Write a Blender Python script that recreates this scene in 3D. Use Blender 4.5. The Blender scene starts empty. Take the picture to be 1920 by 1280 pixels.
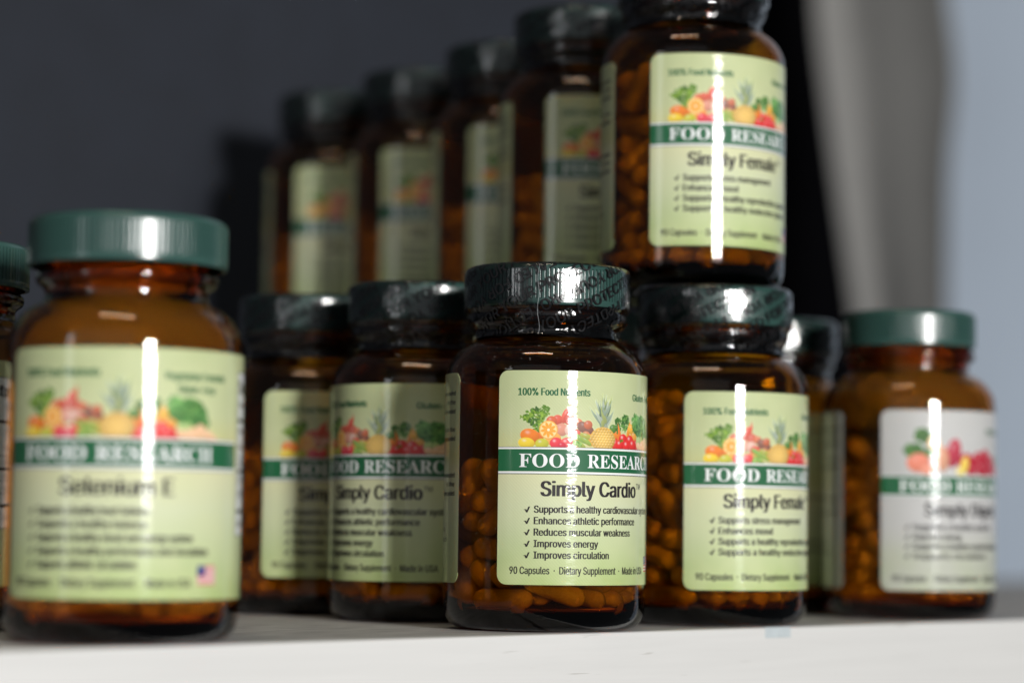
import bpy, bmesh, math, random
import numpy as np
from mathutils import Vector, Matrix
from mathutils.geometry import delaunay_2d_cdt

random.seed(7)
rng = np.random.default_rng(11)
MM = 0.001
scene = bpy.context.scene
COL = scene.collection

# ------------------------------------------------------------------ camera
SHELF_ANGLE = math.radians(44.0)
CAM_H = 30.957 * MM
cam_data = bpy.data.cameras.new('camera')
cam = bpy.data.objects.new('camera', cam_data)
COL.objects.link(cam)
cam_data.sensor_width = 36.0
cam_data.sensor_fit = 'HORIZONTAL'
cam_data.lens = 85.0
cam_data.clip_start = 0.02
cam_data.clip_end = 60.0
cam.matrix_world = (Matrix.Translation((0, 0, CAM_H))
                    @ Matrix.Rotation(math.pi / 2 + 0.07639, 4, 'X')
                    @ Matrix.Rotation(0.01272, 4, 'Z'))
cam_data.dof.use_dof = True
cam_data.dof.focus_distance = 0.716
cam_data.dof.aperture_fstop = 5.3
cam_data.dof.aperture_blades = 0
scene.camera = cam

# ------------------------------------------------------------------ world
world = bpy.data.worlds.new('World')
scene.world = world
world.use_nodes = True
bg = world.node_tree.nodes['Background']
bg.inputs['Color'].default_value = (0.82, 0.91, 1.0, 1)
bg.inputs['Strength'].default_value = 0.06


def area_light(name, loc, target, sx, sy, power, color):
    d = bpy.data.lights.new(name, 'AREA')
    d.shape = 'RECTANGLE'
    d.size = sx
    d.size_y = sy
    d.energy = power
    d.color = color
    o = bpy.data.objects.new(name, d)
    COL.objects.link(o)
    o.location = loc
    o.rotation_euler = (Vector(target) - Vector(loc)).to_track_quat('-Z', 'Y').to_euler()
    return o


# the tall daylight window to the right of the photographer
area_light('window_light', (1.20, -1.42, 0.39), (0.30, 0.75, 0.16), 0.39, 0.36, 74.0, (1.0, 0.985, 0.96))
# its lower sash, dimmed by what stands outside
area_light('window_lower_light', (1.20, -1.42, 0.09), (0.30, 0.75, -0.08), 0.44, 0.23, 1.3, (0.9, 0.97, 1.0))
# a second, dimmer window far to the photographer's left, and an added broad fill behind the camera for the shaded labels
area_light('left_window_light', (-1.70, -0.95, 0.45), (0.0, 0.8, 0.12), 0.34, 1.0, 3.0, (0.95, 0.98, 1.0))
area_light('room_fill_light', (-0.7, -2.5, 1.0), (0.0, 0.8, 0.1), 3.4, 2.2, 4.4, (0.97, 0.98, 1.0))
# warm strip lamp on the ceiling
area_light('ceiling_lamp', (-0.25, 0.10, 2.1), (-0.1, 0.8, 0.1), 0.9, 0.10, 5.0, (1.0, 0.82, 0.60))

scene.view_settings.view_transform = 'Standard'
scene.view_settings.look = 'None'
scene.view_settings.exposure = 0.0
scene.view_settings.gamma = 1.0
scene.view_settings.use_curve_mapping = False
scene.render.engine = 'CYCLES'
cy = scene.cycles
cy.max_bounces = 20
cy.diffuse_bounces = 5
cy.glossy_bounces = 5
cy.transmission_bounces = 14
cy.transparent_max_bounces = 20
cy.volume_bounces = 0
cy.caustics_reflective = False
cy.caustics_refractive = True
cy.blur_glossy = 0.0
cy.sample_clamp_indirect = 12.0
cy.use_adaptive_sampling = False
cy.use_denoising = True
try:
    cy.denoiser = 'OPENIMAGEDENOISE'
    cy.denoising_input_passes = 'RGB_ALBEDO_NORMAL'
except Exception:
    pass


# ------------------------------------------------------------------ materials
def new_mat(name):
    m = bpy.data.materials.new(name)
    m.use_nodes = True
    nt = m.node_tree
    return m, nt, nt.nodes['Principled BSDF']


def node(nt, kind, **kw):
    n = nt.nodes.new(kind)
    for k, v in kw.items():
        setattr(n, k, v)
    return n


def ramp(nt, src, stops):
    r = node(nt, 'ShaderNodeValToRGB')
    els = r.color_ramp.elements
    while len(els) > 1:
        els.remove(els[-1])
    els[0].position = stops[0][0]
    els[0].color = (*stops[0][1], 1)
    for p, c in stops[1:]:
        e = els.new(p)
        e.color = (*c, 1)
    nt.links.new(src, r.inputs['Fac'])
    return r.outputs['Color']


def add_bump(nt, bsdf, scale, strength, dist, coords='Object', stretch=(1, 1, 1), target='Normal', detail=4.0):
    tc = node(nt, 'ShaderNodeTexCoord')
    mp = node(nt, 'ShaderNodeMapping')
    mp.inputs['Scale'].default_value = stretch
    nz = node(nt, 'ShaderNodeTexNoise')
    nz.inputs['Scale'].default_value = scale
    nz.inputs['Detail'].default_value = detail
    bp = node(nt, 'ShaderNodeBump')
    bp.inputs['Strength'].default_value = strength
    bp.inputs['Distance'].default_value = dist
    nt.links.new(tc.outputs[coords], mp.inputs['Vector'])
    nt.links.new(mp.outputs['Vector'], nz.inputs['Vector'])
    nt.links.new(nz.outputs['Fac'], bp.inputs['Height'])
    nt.links.new(bp.outputs['Normal'], bsdf.inputs[target])
    return nz


def laminate(nt, b):
    """the clear gloss laminate that every printed label carries"""
    b.inputs['Roughness'].default_value = 0.55
    b.inputs['Specular IOR Level'].default_value = 0.3
    b.inputs['Coat Weight'].default_value = 1.0
    b.inputs['Coat Roughness'].default_value = 0.07
    b.inputs['Coat IOR'].default_value = 1.5
    tc = node(nt, 'ShaderNodeTexCoord')
    nz = node(nt, 'ShaderNodeTexNoise')
    nz.inputs['Scale'].default_value = 1.0
    nz.inputs['Detail'].default_value = 3.0
    mp = node(nt, 'ShaderNodeMapping')
    mp.inputs['Scale'].default_value = (260, 260, 900)
    bp = node(nt, 'ShaderNodeBump')
    bp.inputs['Strength'].default_value = 0.8
    bp.inputs['Distance'].default_value = 0.00007
    nt.links.new(tc.outputs['Object'], mp.inputs['Vector'])
    nt.links.new(mp.outputs['Vector'], nz.inputs['Vector'])
    nt.links.new(nz.outputs['Fac'], bp.inputs['Height'])
    nt.links.new(bp.outputs['Normal'], b.inputs['Coat Normal'])


def let_light_through(nt, b, fac, col):
    """thin paper: part of the light passes to the other side"""
    tl = node(nt, 'ShaderNodeBsdfTranslucent')
    tl.inputs['Color'].default_value = (*col, 1)
    mx = node(nt, 'ShaderNodeMixShader')
    mx.inputs[0].default_value = fac
    nt.links.new(b.outputs[0], mx.inputs[1])
    nt.links.new(tl.outputs[0], mx.inputs[2])
    nt.links.new(mx.outputs[0], nt.nodes['Material Output'].inputs['Surface'])


def ink(name, col):
    m, nt, b = new_mat(name)
    b.inputs['Base Color'].default_value = (*col, 1)
    laminate(nt, b)
    return m


M = {}
M['ink_green'] = ink('ink_green', (0.012, 0.115, 0.045))
M['ink_dark_green'] = ink('ink_dark_green', (0.02, 0.13, 0.05))
M['ink_black'] = ink('ink_black', (0.022, 0.018, 0.02))
M['ink_white'] = ink('ink_white', (0.82, 0.84, 0.84))
M['ink_grey'] = ink('ink_grey', (0.10, 0.10, 0.11))
M['ink_red'] = ink('ink_red', (0.60, 0.06, 0.06))
M['ink_blue'] = ink('ink_blue', (0.04, 0.05, 0.22))
M['ink_silver'] = ink('ink_silver', (0.62, 0.64, 0.64))


def label_paper(name, stops, patch):
    m, nt, b = new_mat(name)
    uv = node(nt, 'ShaderNodeUVMap')
    sp = node(nt, 'ShaderNodeSeparateXYZ')
    nt.links.new(uv.outputs['UV'], sp.inputs['Vector'])
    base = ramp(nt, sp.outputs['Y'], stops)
    # printed pale yellow glow left of the fruit and below the band
    nz = node(nt, 'ShaderNodeTexNoise')
    nz.inputs['Scale'].default_value = 5.0
    nz.inputs['Detail'].default_value = 2.0
    nt.links.new(uv.outputs['UV'], nz.inputs['Vector'])
    f = ramp(nt, nz.outputs['Fac'], [(0.38, (0, 0, 0)), (0.68, (1, 1, 1))])
    mx = node(nt, 'ShaderNodeMix', data_type='RGBA')
    mul = node(nt, 'ShaderNodeMath', operation='MULTIPLY')
    mul.inputs[1].default_value = 0.45
    nt.links.new(f, mul.inputs[0])
    nt.links.new(mul.outputs[0], mx.inputs[0])
    nt.links.new(base, mx.inputs[6])
    mx.inputs[7].default_value = (*patch, 1)
    # fine diagonal screen of the print
    wv = node(nt, 'ShaderNodeTexWave')
    wv.inputs['Scale'].default_value = 38.0
    wv.inputs['Distortion'].default_value = 2.0
    wv.inputs['Detail'].default_value = 1.0
    wv.wave_type = 'BANDS'
    wv.bands_direction = 'DIAGONAL'
    nt.links.new(uv.outputs['UV'], wv.inputs['Vector'])
    w2 = ramp(nt, wv.outputs['Fac'], [(0.0, (0.93, 0.93, 0.91)), (1.0, (1, 1, 1))])
    m2 = node(nt, 'ShaderNodeMix', data_type='RGBA')
    m2.blend_type = 'MULTIPLY'
    m2.inputs[0].default_value = 1.0
    nt.links.new(mx.outputs[2], m2.inputs[6])
    nt.links.new(w2, m2.inputs[7])
    nt.links.new(m2.outputs[2], b.inputs['Base Color'])
    laminate(nt, b)
    let_light_through(nt, b, 0.2, (0.9, 0.9, 0.75))
    return m


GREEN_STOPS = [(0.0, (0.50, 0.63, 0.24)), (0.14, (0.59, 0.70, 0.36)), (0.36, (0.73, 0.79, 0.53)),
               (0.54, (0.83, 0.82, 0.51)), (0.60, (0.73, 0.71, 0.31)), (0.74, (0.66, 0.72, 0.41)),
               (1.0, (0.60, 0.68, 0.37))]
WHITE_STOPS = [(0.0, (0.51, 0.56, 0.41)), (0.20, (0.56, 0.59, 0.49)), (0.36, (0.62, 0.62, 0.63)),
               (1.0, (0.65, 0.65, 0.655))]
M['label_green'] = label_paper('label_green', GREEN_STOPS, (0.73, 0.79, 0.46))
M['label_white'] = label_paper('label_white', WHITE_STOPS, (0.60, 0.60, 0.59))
m, nt, b = new_mat('label_backing')
b.inputs['Base Color'].default_value = (0.72, 0.69, 0.64, 1)
b.inputs['Roughness'].default_value = 0.7
let_light_through(nt, b, 0.5, (0.9, 0.88, 0.8))
M['label_backing'] = m

m, nt, b = new_mat('printed_picture')
ca = node(nt, 'ShaderNodeVertexColor')
ca.layer_name = 'Print'
nt.links.new(ca.outputs['Color'], b.inputs['Base Color'])
laminate(nt, b)
M['picture'] = m

# amber glass: clear dielectric with a brown absorbing body
m, nt, b = new_mat('amber_glass')
b.inputs['Base Color'].default_value = (1, 1, 1, 1)
b.inputs['Roughness'].default_value = 0.0
b.inputs['IOR'].default_value = 1.5
b.inputs['Transmission Weight'].default_value = 1.0
va = node(nt, 'ShaderNodeVolumeAbsorption')
va.inputs['Density'].default_value = 1500.0
va.inputs['Color'].default_value = (0.90, 0.765, 0.0, 1)
nt.links.new(va.outputs[0], nt.nodes['Material Output'].inputs['Volume'])
add_bump(nt, b, 60.0, 0.25, 0.00025, detail=1.0)
M['glass'] = m
m2 = m.copy()
m2.name = 'paler_amber_glass'
m2.node_tree.nodes['Volume Absorption'].inputs['Density'].default_value = 760.0
m2.node_tree.nodes['Volume Absorption'].inputs['Color'].default_value = (0.905, 0.665, 0.0, 1)
M['glass_pale'] = m2

m, nt, b = new_mat('green_cap_plastic')
b.inputs['Base Color'].default_value = (0.032, 0.080, 0.069, 1)
b.inputs['Roughness'].default_value = 0.22
b.inputs['Specular IOR Level'].default_value = 0.6
add_bump(nt, b, 700.0, 0.15, 0.00005)
M['cap'] = m

m, nt, b = new_mat('capsule_shell')
b.inputs['Roughness'].default_value = 0.4
b.inputs['Coat Weight'].default_value = 1.0
b.inputs['Coat Roughness'].default_value = 0.13
tc = node(nt, 'ShaderNodeTexCoord')
nz = node(nt, 'ShaderNodeTexNoise')
nz.inputs['Scale'].default_value = 1400.0
nz.inputs['Detail'].default_value = 3.0
nt.links.new(tc.outputs['Object'], nz.inputs['Vector'])
shell = ramp(nt, nz.outputs['Fac'], [(0.3, (0.82, 0.62, 0.32)), (0.7, (0.93, 0.76, 0.44))])
oi = node(nt, 'ShaderNodeObjectInfo')
vary = ramp(nt, oi.outputs['Random'], [(0.0, (0.78, 0.72, 0.66)), (1.0, (1.0, 1.0, 1.0))])
mxc = node(nt, 'ShaderNodeMix', data_type='RGBA')
mxc.blend_type = 'MULTIPLY'
mxc.inputs[0].default_value = 1.0
nt.links.new(shell, mxc.inputs[6])
nt.links.new(vary, mxc.inputs[7])
nt.links.new(mxc.outputs[2], b.inputs['Base Color'])
M['capsule'] = m

# shrink film: a thin clear sheet
m, nt, b = new_mat('shrink_film')
nt.nodes.remove(b)
fr = node(nt, 'ShaderNodeFresnel')
fr.inputs['IOR'].default_value = 1.5
tr = node(nt, 'ShaderNodeBsdfTransparent')
tr.inputs['Color'].default_value = (0.985, 0.988, 0.988, 1)
gl = node(nt, 'ShaderNodeBsdfGlossy')
gl.inputs['Roughness'].default_value = 0.10
mixs = node(nt, 'ShaderNodeMixShader')
tc = node(nt, 'ShaderNodeTexCoord')
mp = node(nt, 'ShaderNodeMapping')
mp.inputs['Scale'].default_value = (1, 1, 0.35)
nz = node(nt, 'ShaderNodeTexNoise')
nz.inputs['Scale'].default_value = 170.0
nz.inputs['Detail'].default_value = 3.0
bp = node(nt, 'ShaderNodeBump')
bp.inputs['Strength'].default_value = 0.14
bp.inputs['Distance'].default_value = 0.0004
nt.links.new(tc.outputs['Object'], mp.inputs['Vector'])
nt.links.new(mp.outputs['Vector'], nz.inputs['Vector'])
nt.links.new(nz.outputs['Fac'], bp.inputs['Height'])
nt.links.new(bp.outputs['Normal'], gl.inputs['Normal'])
nt.links.new(bp.outputs['Normal'], fr.inputs['Normal'])
mulf = node(nt, 'ShaderNodeMath', operation='MULTIPLY')
mulf.inputs[1].default_value = 1.7
mulf.use_clamp = True
nt.links.new(fr.outputs[0], mulf.inputs[0])
nt.links.new(mulf.outputs[0], mixs.inputs[0])
nt.links.new(tr.outputs[0], mixs.inputs[1])
nt.links.new(gl.outputs[0], mixs.inputs[2])
nt.links.new(mixs.outputs[0], nt.nodes['Material Output'].inputs['Surface'])
M['film'] = m

m, nt, b = new_mat('seal_ink')
b.inputs['Base Color'].default_value = (0.012, 0.012, 0.013, 1)
b.inputs['Roughness'].default_value = 0.25
M['seal_ink'] = m


def wood_paint(name, c0, c1, c2, rough, along, bump):
    m, nt, b = new_mat(name)
    b.inputs['Roughness'].default_value = rough
    tc = node(nt, 'ShaderNodeTexCoord')
    mp = node(nt, 'ShaderNodeMapping')
    mp.inputs['Scale'].default_value = along
    nz = node(nt, 'ShaderNodeTexNoise')
    nz.inputs['Scale'].default_value = 1.0
    nz.inputs['Detail'].default_value = 6.0
    nz.inputs['Roughness'].default_value = 0.62
    nz.inputs['Distortion'].default_value = 0.4
    nt.links.new(tc.outputs['Object'], mp.inputs['Vector'])
    nt.links.new(mp.outputs['Vector'], nz.inputs['Vector'])
    nt.links.new(ramp(nt, nz.outputs['Fac'], [(0.25, c0), (0.5, c1), (0.75, c2)]), b.inputs['Base Color'])
    col = b.inputs['Base Color'].links[0].from_socket
    mp2 = node(nt, 'ShaderNodeMapping')
    mp2.inputs['Scale'].default_value = (38, 700, 700)
    nz2 = node(nt, 'ShaderNodeTexNoise')
    nz2.inputs['Scale'].default_value = 1.0
    nz2.inputs['Detail'].default_value = 2.0
    nt.links.new(tc.outputs['Object'], mp2.inputs['Vector'])
    nt.links.new(mp2.outputs['Vector'], nz2.inputs['Vector'])
    wear = ramp(nt, nz2.outputs['Fac'], [(0.0, (1, 1, 1)), (0.69, (1, 1, 1)), (0.76, (0.62, 0.60, 0.57))])
    mw = node(nt, 'ShaderNodeMix', data_type='RGBA')
    mw.blend_type = 'MULTIPLY'
    mw.inputs[0].default_value = 1.0
    nt.links.new(col, mw.inputs[6])
    nt.links.new(wear, mw.inputs[7])
    nt.links.new(mw.outputs[2], b.inputs['Base Color'])
    bp = node(nt, 'ShaderNodeBump')
    bp.inputs['Strength'].default_value = 0.5
    bp.inputs['Distance'].default_value = bump
    nt.links.new(nz.outputs['Fac'], bp.inputs['Height'])
    nt.links.new(bp.outputs['Normal'], b.inputs['Normal'])
    return m


M['shelf_top'] = wood_paint('weathered_grey_wood', (0.28, 0.277, 0.27), (0.52, 0.512, 0.50), (0.74, 0.73, 0.71), 0.6,
                            (45, 210, 210), 0.0006)
M['shelf_front'] = wood_paint('white_shelf_paint', (0.585, 0.582, 0.57), (0.61, 0.607, 0.595), (0.635, 0.632, 0.62), 0.55,
                              (9, 260, 260), 0.00012)


def wall_mat(name, col, rough, scale=30.0, var=0.12):
    m, nt, b = new_mat(name)
    b.inputs['Roughness'].default_value = rough
    tc = node(nt, 'ShaderNodeTexCoord')
    nz = node(nt, 'ShaderNodeTexNoise')
    nz.inputs['Scale'].default_value = scale
    nz.inputs['Detail'].default_value = 5.0
    nt.links.new(tc.outputs['Object'], nz.inputs['Vector'])
    lo = tuple(c * (1 - var) for c in col)
    hi = tuple(c * (1 + var) for c in col)
    nt.links.new(ramp(nt, nz.outputs['Fac'], [(0.3, lo), (0.7, hi)]), b.inputs['Base Color'])
    bp = node(nt, 'ShaderNodeBump')
    bp.inputs['Strength'].default_value = 0.2
    bp.inputs['Distance'].default_value = 0.0008
    nt.links.new(nz.outputs['Fac'], bp.inputs['Height'])
    nt.links.new(bp.outputs['Normal'], b.inputs['Normal'])
    return m


M['slate'] = wall_mat('slate_paint', (0.0112, 0.0148, 0.0240), 0.8)
M['blue_wall'] = wall_mat('pale_blue_paint', (0.66, 0.77, 0.92), 0.75, 3.0, 0.05)
M['black'] = wall_mat('near_black', (0.004, 0.004, 0.005), 0.8)  # near-black backdrop panel beside the curtain
M['black'].node_tree.nodes['Principled BSDF'].inputs['Specular IOR Level'].default_value = 0.0
M['curtain'] = wall_mat('grey_curtain_cloth', (0.34, 0.335, 0.325), 0.9, 60.0, 0.05)
M['tape'] = wall_mat('blue_tape', (0.47, 0.52, 0.54), 0.4, 200.0, 0.1)


# ------------------------------------------------------------------ helpers
def mesh_obj(name, me, mat=None, parent=None):
    o = bpy.data.objects.new(name, me)
    COL.objects.link(o)
    if mat is not None and not me.materials:
        me.materials.append(mat)
    if parent is not None:
        o.parent = parent
    return o


def tag(o, label, cat, group=None, kind=None):
    o['label'] = label
    o['category'] = cat
    if group:
        o['group'] = group
    if kind:
        o['kind'] = kind
    return o


def mesh_from(name, verts, faces, smooth=True):
    me = bpy.data.meshes.new(name)
    me.from_pydata([(x * MM, y * MM, z * MM) for x, y, z in verts], [], faces)
    if smooth:
        me.polygons.foreach_set('use_smooth', [True] * len(me.polygons))
    me.update()
    return me


def lathe(name, prof, seg, closed_axis=(True, True), sharp=None):
    """prof: list of (r, z) mm; r==0 ends are poles"""
    verts, faces, rings = [], [], []
    for r, z in prof:
        if r < 1e-6:
            rings.append([len(verts)])
            verts.append((0, 0, z))
        else:
            s = len(verts)
            for i in range(seg):
                a = 2 * math.pi * i / seg
                verts.append((r * math.cos(a), r * math.sin(a), z))
            rings.append(list(range(s, s + seg)))
    for k in range(len(rings) - 1):
        A, B = rings[k], rings[k + 1]
        if len(A) == 1 and len(B) == 1:
            continue
        for i in range(seg):
            j = (i + 1) % seg
            if len(A) == 1:
                faces.append((A[0], B[j], B[i]))
            elif len(B) == 1:
                faces.append((A[i], A[j], B[0]))
            else:
                faces.append((A[i], A[j], B[j], B[i]))
    return mesh_from(name, verts, faces)


def smooth_prof(pts, n=4):
    """Catmull-Rom through profile points"""
    out = []
    P = [pts[0]] + list(pts) + [pts[-1]]
    for i in range(1, len(P) - 2):
        p0, p1, p2, p3 = (np.array(q, float) for q in P[i - 1:i + 3])
        for k in range(n):
            t = k / n
            q = 0.5 * ((2 * p1) + (p2 - p0) * t + (2 * p0 - 5 * p1 + 4 * p2 - p3) * t * t + (3 * p1 - p0 - 3 * p2 + p3) * t ** 3)
            out.append((max(q[0], 0.0), q[1]))
    out.append(tuple(pts[-1]))
    return out


R_BODY = 31.0
H_LABEL = 63.2
Z_LABEL = 12.3          # label bottom
Z_CAP0, Z_CAP1 = 97.3, 110.1
PHI0, PHI1 = -63.0, 267.0   # label wraps from its left edge round to its right edge


def deg2s(d):
    return math.radians(d) * R_BODY


def wrap(s, t, r):
    """label coordinates: s mm along the arc from the panel centre, t mm down from the label top
    -> bottle space; the panel centre faces -y, s grows to the viewer's right"""
    a = s / R_BODY
    return (r * math.sin(a), -r * math.cos(a), Z_LABEL + H_LABEL - t)


# ------------------------------------------------------------------ bottle meshes
def glass_mesh():
    body = [(24.5, 0.25), (26.6, 0.5), (28.6, 1.6), (30.1, 3.6), (30.8, 6.2), (31.0, 9.5)]
    shoulder = [(31.0, 75.8), (30.85, 77.8), (30.3, 79.9), (29.2, 82.1), (27.4, 84.4), (25.0, 86.3), (22.9, 87.4),
                (21.6, 88.4), (21.3, 90.6), (22.0, 91.8), (23.3, 92.8), (23.75, 93.8), (23.7, 95.0), (22.9, 96.0), (21.4, 96.8)]
    inner_top = [(18.7, 97.0), (17.7, 93.0), (17.9, 90.6), (19.0, 88.8), (20.8, 87.0), (23.8, 84.6), (26.4, 82.0), (28.0, 79.0), (28.7, 75.6)]
    inner_low = [(28.7, 12.0), (28.5, 9.6), (27.4, 7.0), (25.0, 5.7), (21.0, 5.2)]
    prof = [(0, 2.4), (12, 2.0), (20, 1.0), (23, 0.35)]
    prof += smooth_prof(body, 4)
    prof += [(31.0, 40.0)]
    prof += smooth_prof(shoulder, 3)
    prof += [(21.2, 99.0), (21.2, 107.6), (18.9, 107.6), (18.9, 99.5)]
    prof += smooth_prof(inner_top, 3)
    prof += [(28.7, 44.0)]
    prof += smooth_prof(inner_low, 3)
    prof += [(12, 5.8), (0, 6.2)]
    return lathe('bottle_glass', prof, 96)


def cap_mesh():
    ribs = 116
    fr = (0.0, 0.18, 0.21, 0.5, 0.79, 0.82)      # flat-bottomed groove, steep wall, flat land, steep wall
    dp = (0.55, 0.50, 0.0, 0.0, 0.0, 0.50)
    per = len(fr)
    seg = ribs * per
    rc = 25.2
    rows = [(rc - 1.2, 97.3, 0), (rc - 0.15, 97.35, 0), (rc, 97.6, 0), (rc, 98.2, 0), (rc, 98.9, 0), (rc - 0.02, 99.1, 0), (rc - 0.03, 99.4, 1),
            (rc - 0.03, 100.0, 1), (rc - 0.03, 104.0, 1), (rc - 0.04, 107.4, 1), (rc - 0.05, 108.1, 1), (rc - 0.12, 108.5, 0), (rc - 0.3, 109.0, 0),
            (rc - 0.75, 109.65, 0), (rc - 1.5, 110.05, 0), (rc - 3.0, 110.1, 0), (rc - 3.6, 109.75, 0), (10, 109.7, 0)]
    verts, faces = [], []
    for r, z, rib in rows:
        for i in range(seg):
            a = 2 * math.pi * (i // per + fr[i % per]) / ribs
            rr = r - (dp[i % per] if rib else 0.0)
            verts.append((rr * math.cos(a), rr * math.sin(a), z))
    for k in range(len(rows) - 1):
        for i in range(seg):
            j = (i + 1) % seg
            faces.append((k * seg + i, k * seg + j, (k + 1) * seg + j, (k + 1) * seg + i))
    verts.append((0, 0, 109.7))
    t = (len(rows) - 1) * seg
    for i in range(seg):
        faces.append((t + i, t + (i + 1) % seg, len(verts) - 1))
    # underside disc closes the cap above the neck
    s = len(verts)
    for r, z in ((24.0, 97.3), (24.0, 108.2)):
        for i in range(96):
            a = 2 * math.pi * i / 96
            verts.append((r * math.cos(a), r * math.sin(a), z))
    for i in range(96):
        j = (i + 1) % 96
        faces.append((s + i, s + 96 + i, s + 96 + j, s + j))
    verts.append((0, 0, 108.2))
    for i in range(96):
        faces.append((s + 96 + i, len(verts) - 1, s + 96 + (i + 1) % 96))
    me = mesh_from('cap_green', verts, faces)
    me.set_sharp_from_angle(angle=math.radians(33))
    return me


SEAL_PROF = [(88.6, 22.9), (89.6, 22.2), (91.0, 22.3), (92.6, 23.6), (94.2, 24.2), (95.8, 24.1), (97.2, 25.45), (98.2, 25.62),
             (103.0, 25.6), (108.6, 25.6), (109.6, 25.2), (110.3, 24.0), (110.45, 21.5)]


def seal_r(z):
    zs = [p[0] for p in SEAL_PROF]
    rs = [p[1] for p in SEAL_PROF]
    return float(np.interp(z, zs, rs))


def seal_mesh():
    seg = 600
    zs = [88.2, 88.8, 89.6, 90.4, 91.2, 92.0, 92.8, 93.6, 94.4, 95.2, 96.0, 96.8, 97.4, 98.2, 100, 102, 104, 106, 108, 108.8, 109.4, 109.9, 110.3]
    r0 = np.random.default_rng(5)
    ph = r0.random((9, 2)) * 6.28
    verts, faces = [], []
    for z in zs:
        soft = max(0.0, min(1.0, (97.4 - z) / 3.0))
        for i in range(seg):
            a = 2 * math.pi * i / seg
            w = sum(math.sin((5 + 3 * k) * a + ph[k, 0] + 0.25 * (z - 90) * math.sin(ph[k, 1])) for k in range(9)) / 9
            r = seal_r(z) + 0.10 + soft * (0.3 * w + 0.25)
            if 99.0 < z < 108.6:
                r += 0.045 * math.cos(116 * a) * (0.6 + 0.4 * math.sin(3 * a + 0.4 * z))
            edge = 0.35 * math.sin(3 * a + 1) + 0.25 * math.sin(7 * a) if z < 88.5 else 0
            verts.append((r * math.cos(a), r * math.sin(a), z + edge))
    for k in range(len(zs) - 1):
        for i in range(seg):
            j = (i + 1) % seg
            faces.append((k * seg + i, k * seg + j, (k + 1) * seg + j, (k + 1) * seg + i))
    t = (len(zs) - 1) * seg
    s = len(verts)
    for i in range(seg):
        a = 2 * math.pi * i / seg
        verts.append((21.5 * math.cos(a), 21.5 * math.sin(a), 110.42))
    for i in range(seg):
        j = (i + 1) % seg
        faces.append((t + i, t + j, s + j, s + i))
    return mesh_from('seal_film', verts, faces)


def label_mesh():
    n = 220
    rad = 3.0
    s0, s1 = deg2s(PHI0), deg2s(PHI1)
    ss = [s0 + rad * (1 - math.cos(math.pi / 2 * k / 8)) for k in range(9)]
    ss += list(np.linspace(s0 + rad, s1 - rad, n))[1:-1]
    ss += [s1 - rad * (1 - math.cos(math.pi / 2 * k / 8)) for k in range(8, -1, -1)]
    rows = 12
    verts, uvs, faces = [], [], []
    for r in (R_BODY + 0.13, R_BODY + 0.02):
        for s in ss:
            d = min(s - s0, s1 - s)
            inset = 0.0
            if d < rad:
                inset = rad - math.sqrt(max(0.0, rad * rad - (rad - d) ** 2))
            for k in range(rows):
                t = inset + (H_LABEL - 2 * inset) * k / (rows - 1)
                verts.append(wrap(s, t, r))
                uvs.append((s / 60.0, 1 - t / H_LABEL))
    N = len(ss)
    off = N * rows
    for i in range(N - 1):
        for k in range(rows - 1):
            a, bb = i * rows + k, (i + 1) * rows + k
            faces.append((a, a + 1, bb + 1, bb))
            faces.append((off + a, off + bb, off + bb + 1, off + a + 1))
        a, bb = i * rows, (i + 1) * rows
        faces.append((a, bb, off + bb, off + a))
        a, bb = i * rows + rows - 1, (i + 1) * rows + rows - 1
        faces.append((a, off + a, off + bb, bb))
    me = mesh_from('label_sheet', verts, faces)
    ul = me.uv_layers.new(name='UVMap')
    for lp in me.loops:
        ul.data[lp.index].uv = uvs[lp.vertex_index]
    me.set_sharp_from_angle(angle=math.radians(35))   # keep the sheet's rim crisp
    for p in me.polygons:                              # unprinted white back of the paper
        if all(i >= off for i in p.vertices):
            p.material_index = 1
    return me


def strip_quads(verts, faces, s0, s1, t0, t1, lift, step=1.0):
    n = max(1, int(math.ceil((s1 - s0) / step)))
    base = len(verts)
    for i in range(n + 1):
        s = s0 + (s1 - s0) * i / n
        verts.append(wrap(s, t0, R_BODY + lift))
        verts.append(wrap(s, t1, R_BODY + lift))
    for i in range(n):
        a = base + 2 * i
        faces.append((a, a + 1, a + 3, a + 2))


def strips_mesh(name, rects, lift):
    v, f = [], []
    for r in rects:
        strip_quads(v, f, *r, lift)
    return mesh_from(name, v, f)


# ------------------------------------------------------------------ lettering
FONT = None
try:   # Blender's own bundled interface face; its built-in face serves if absent
    import os
    FONT = bpy.data.fonts.load(os.path.join(bpy.utils.system_resource('DATAFILES'), 'fonts', 'Inter.woff2'))
except Exception:
    FONT = None


TEXT_BM = {}


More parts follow.
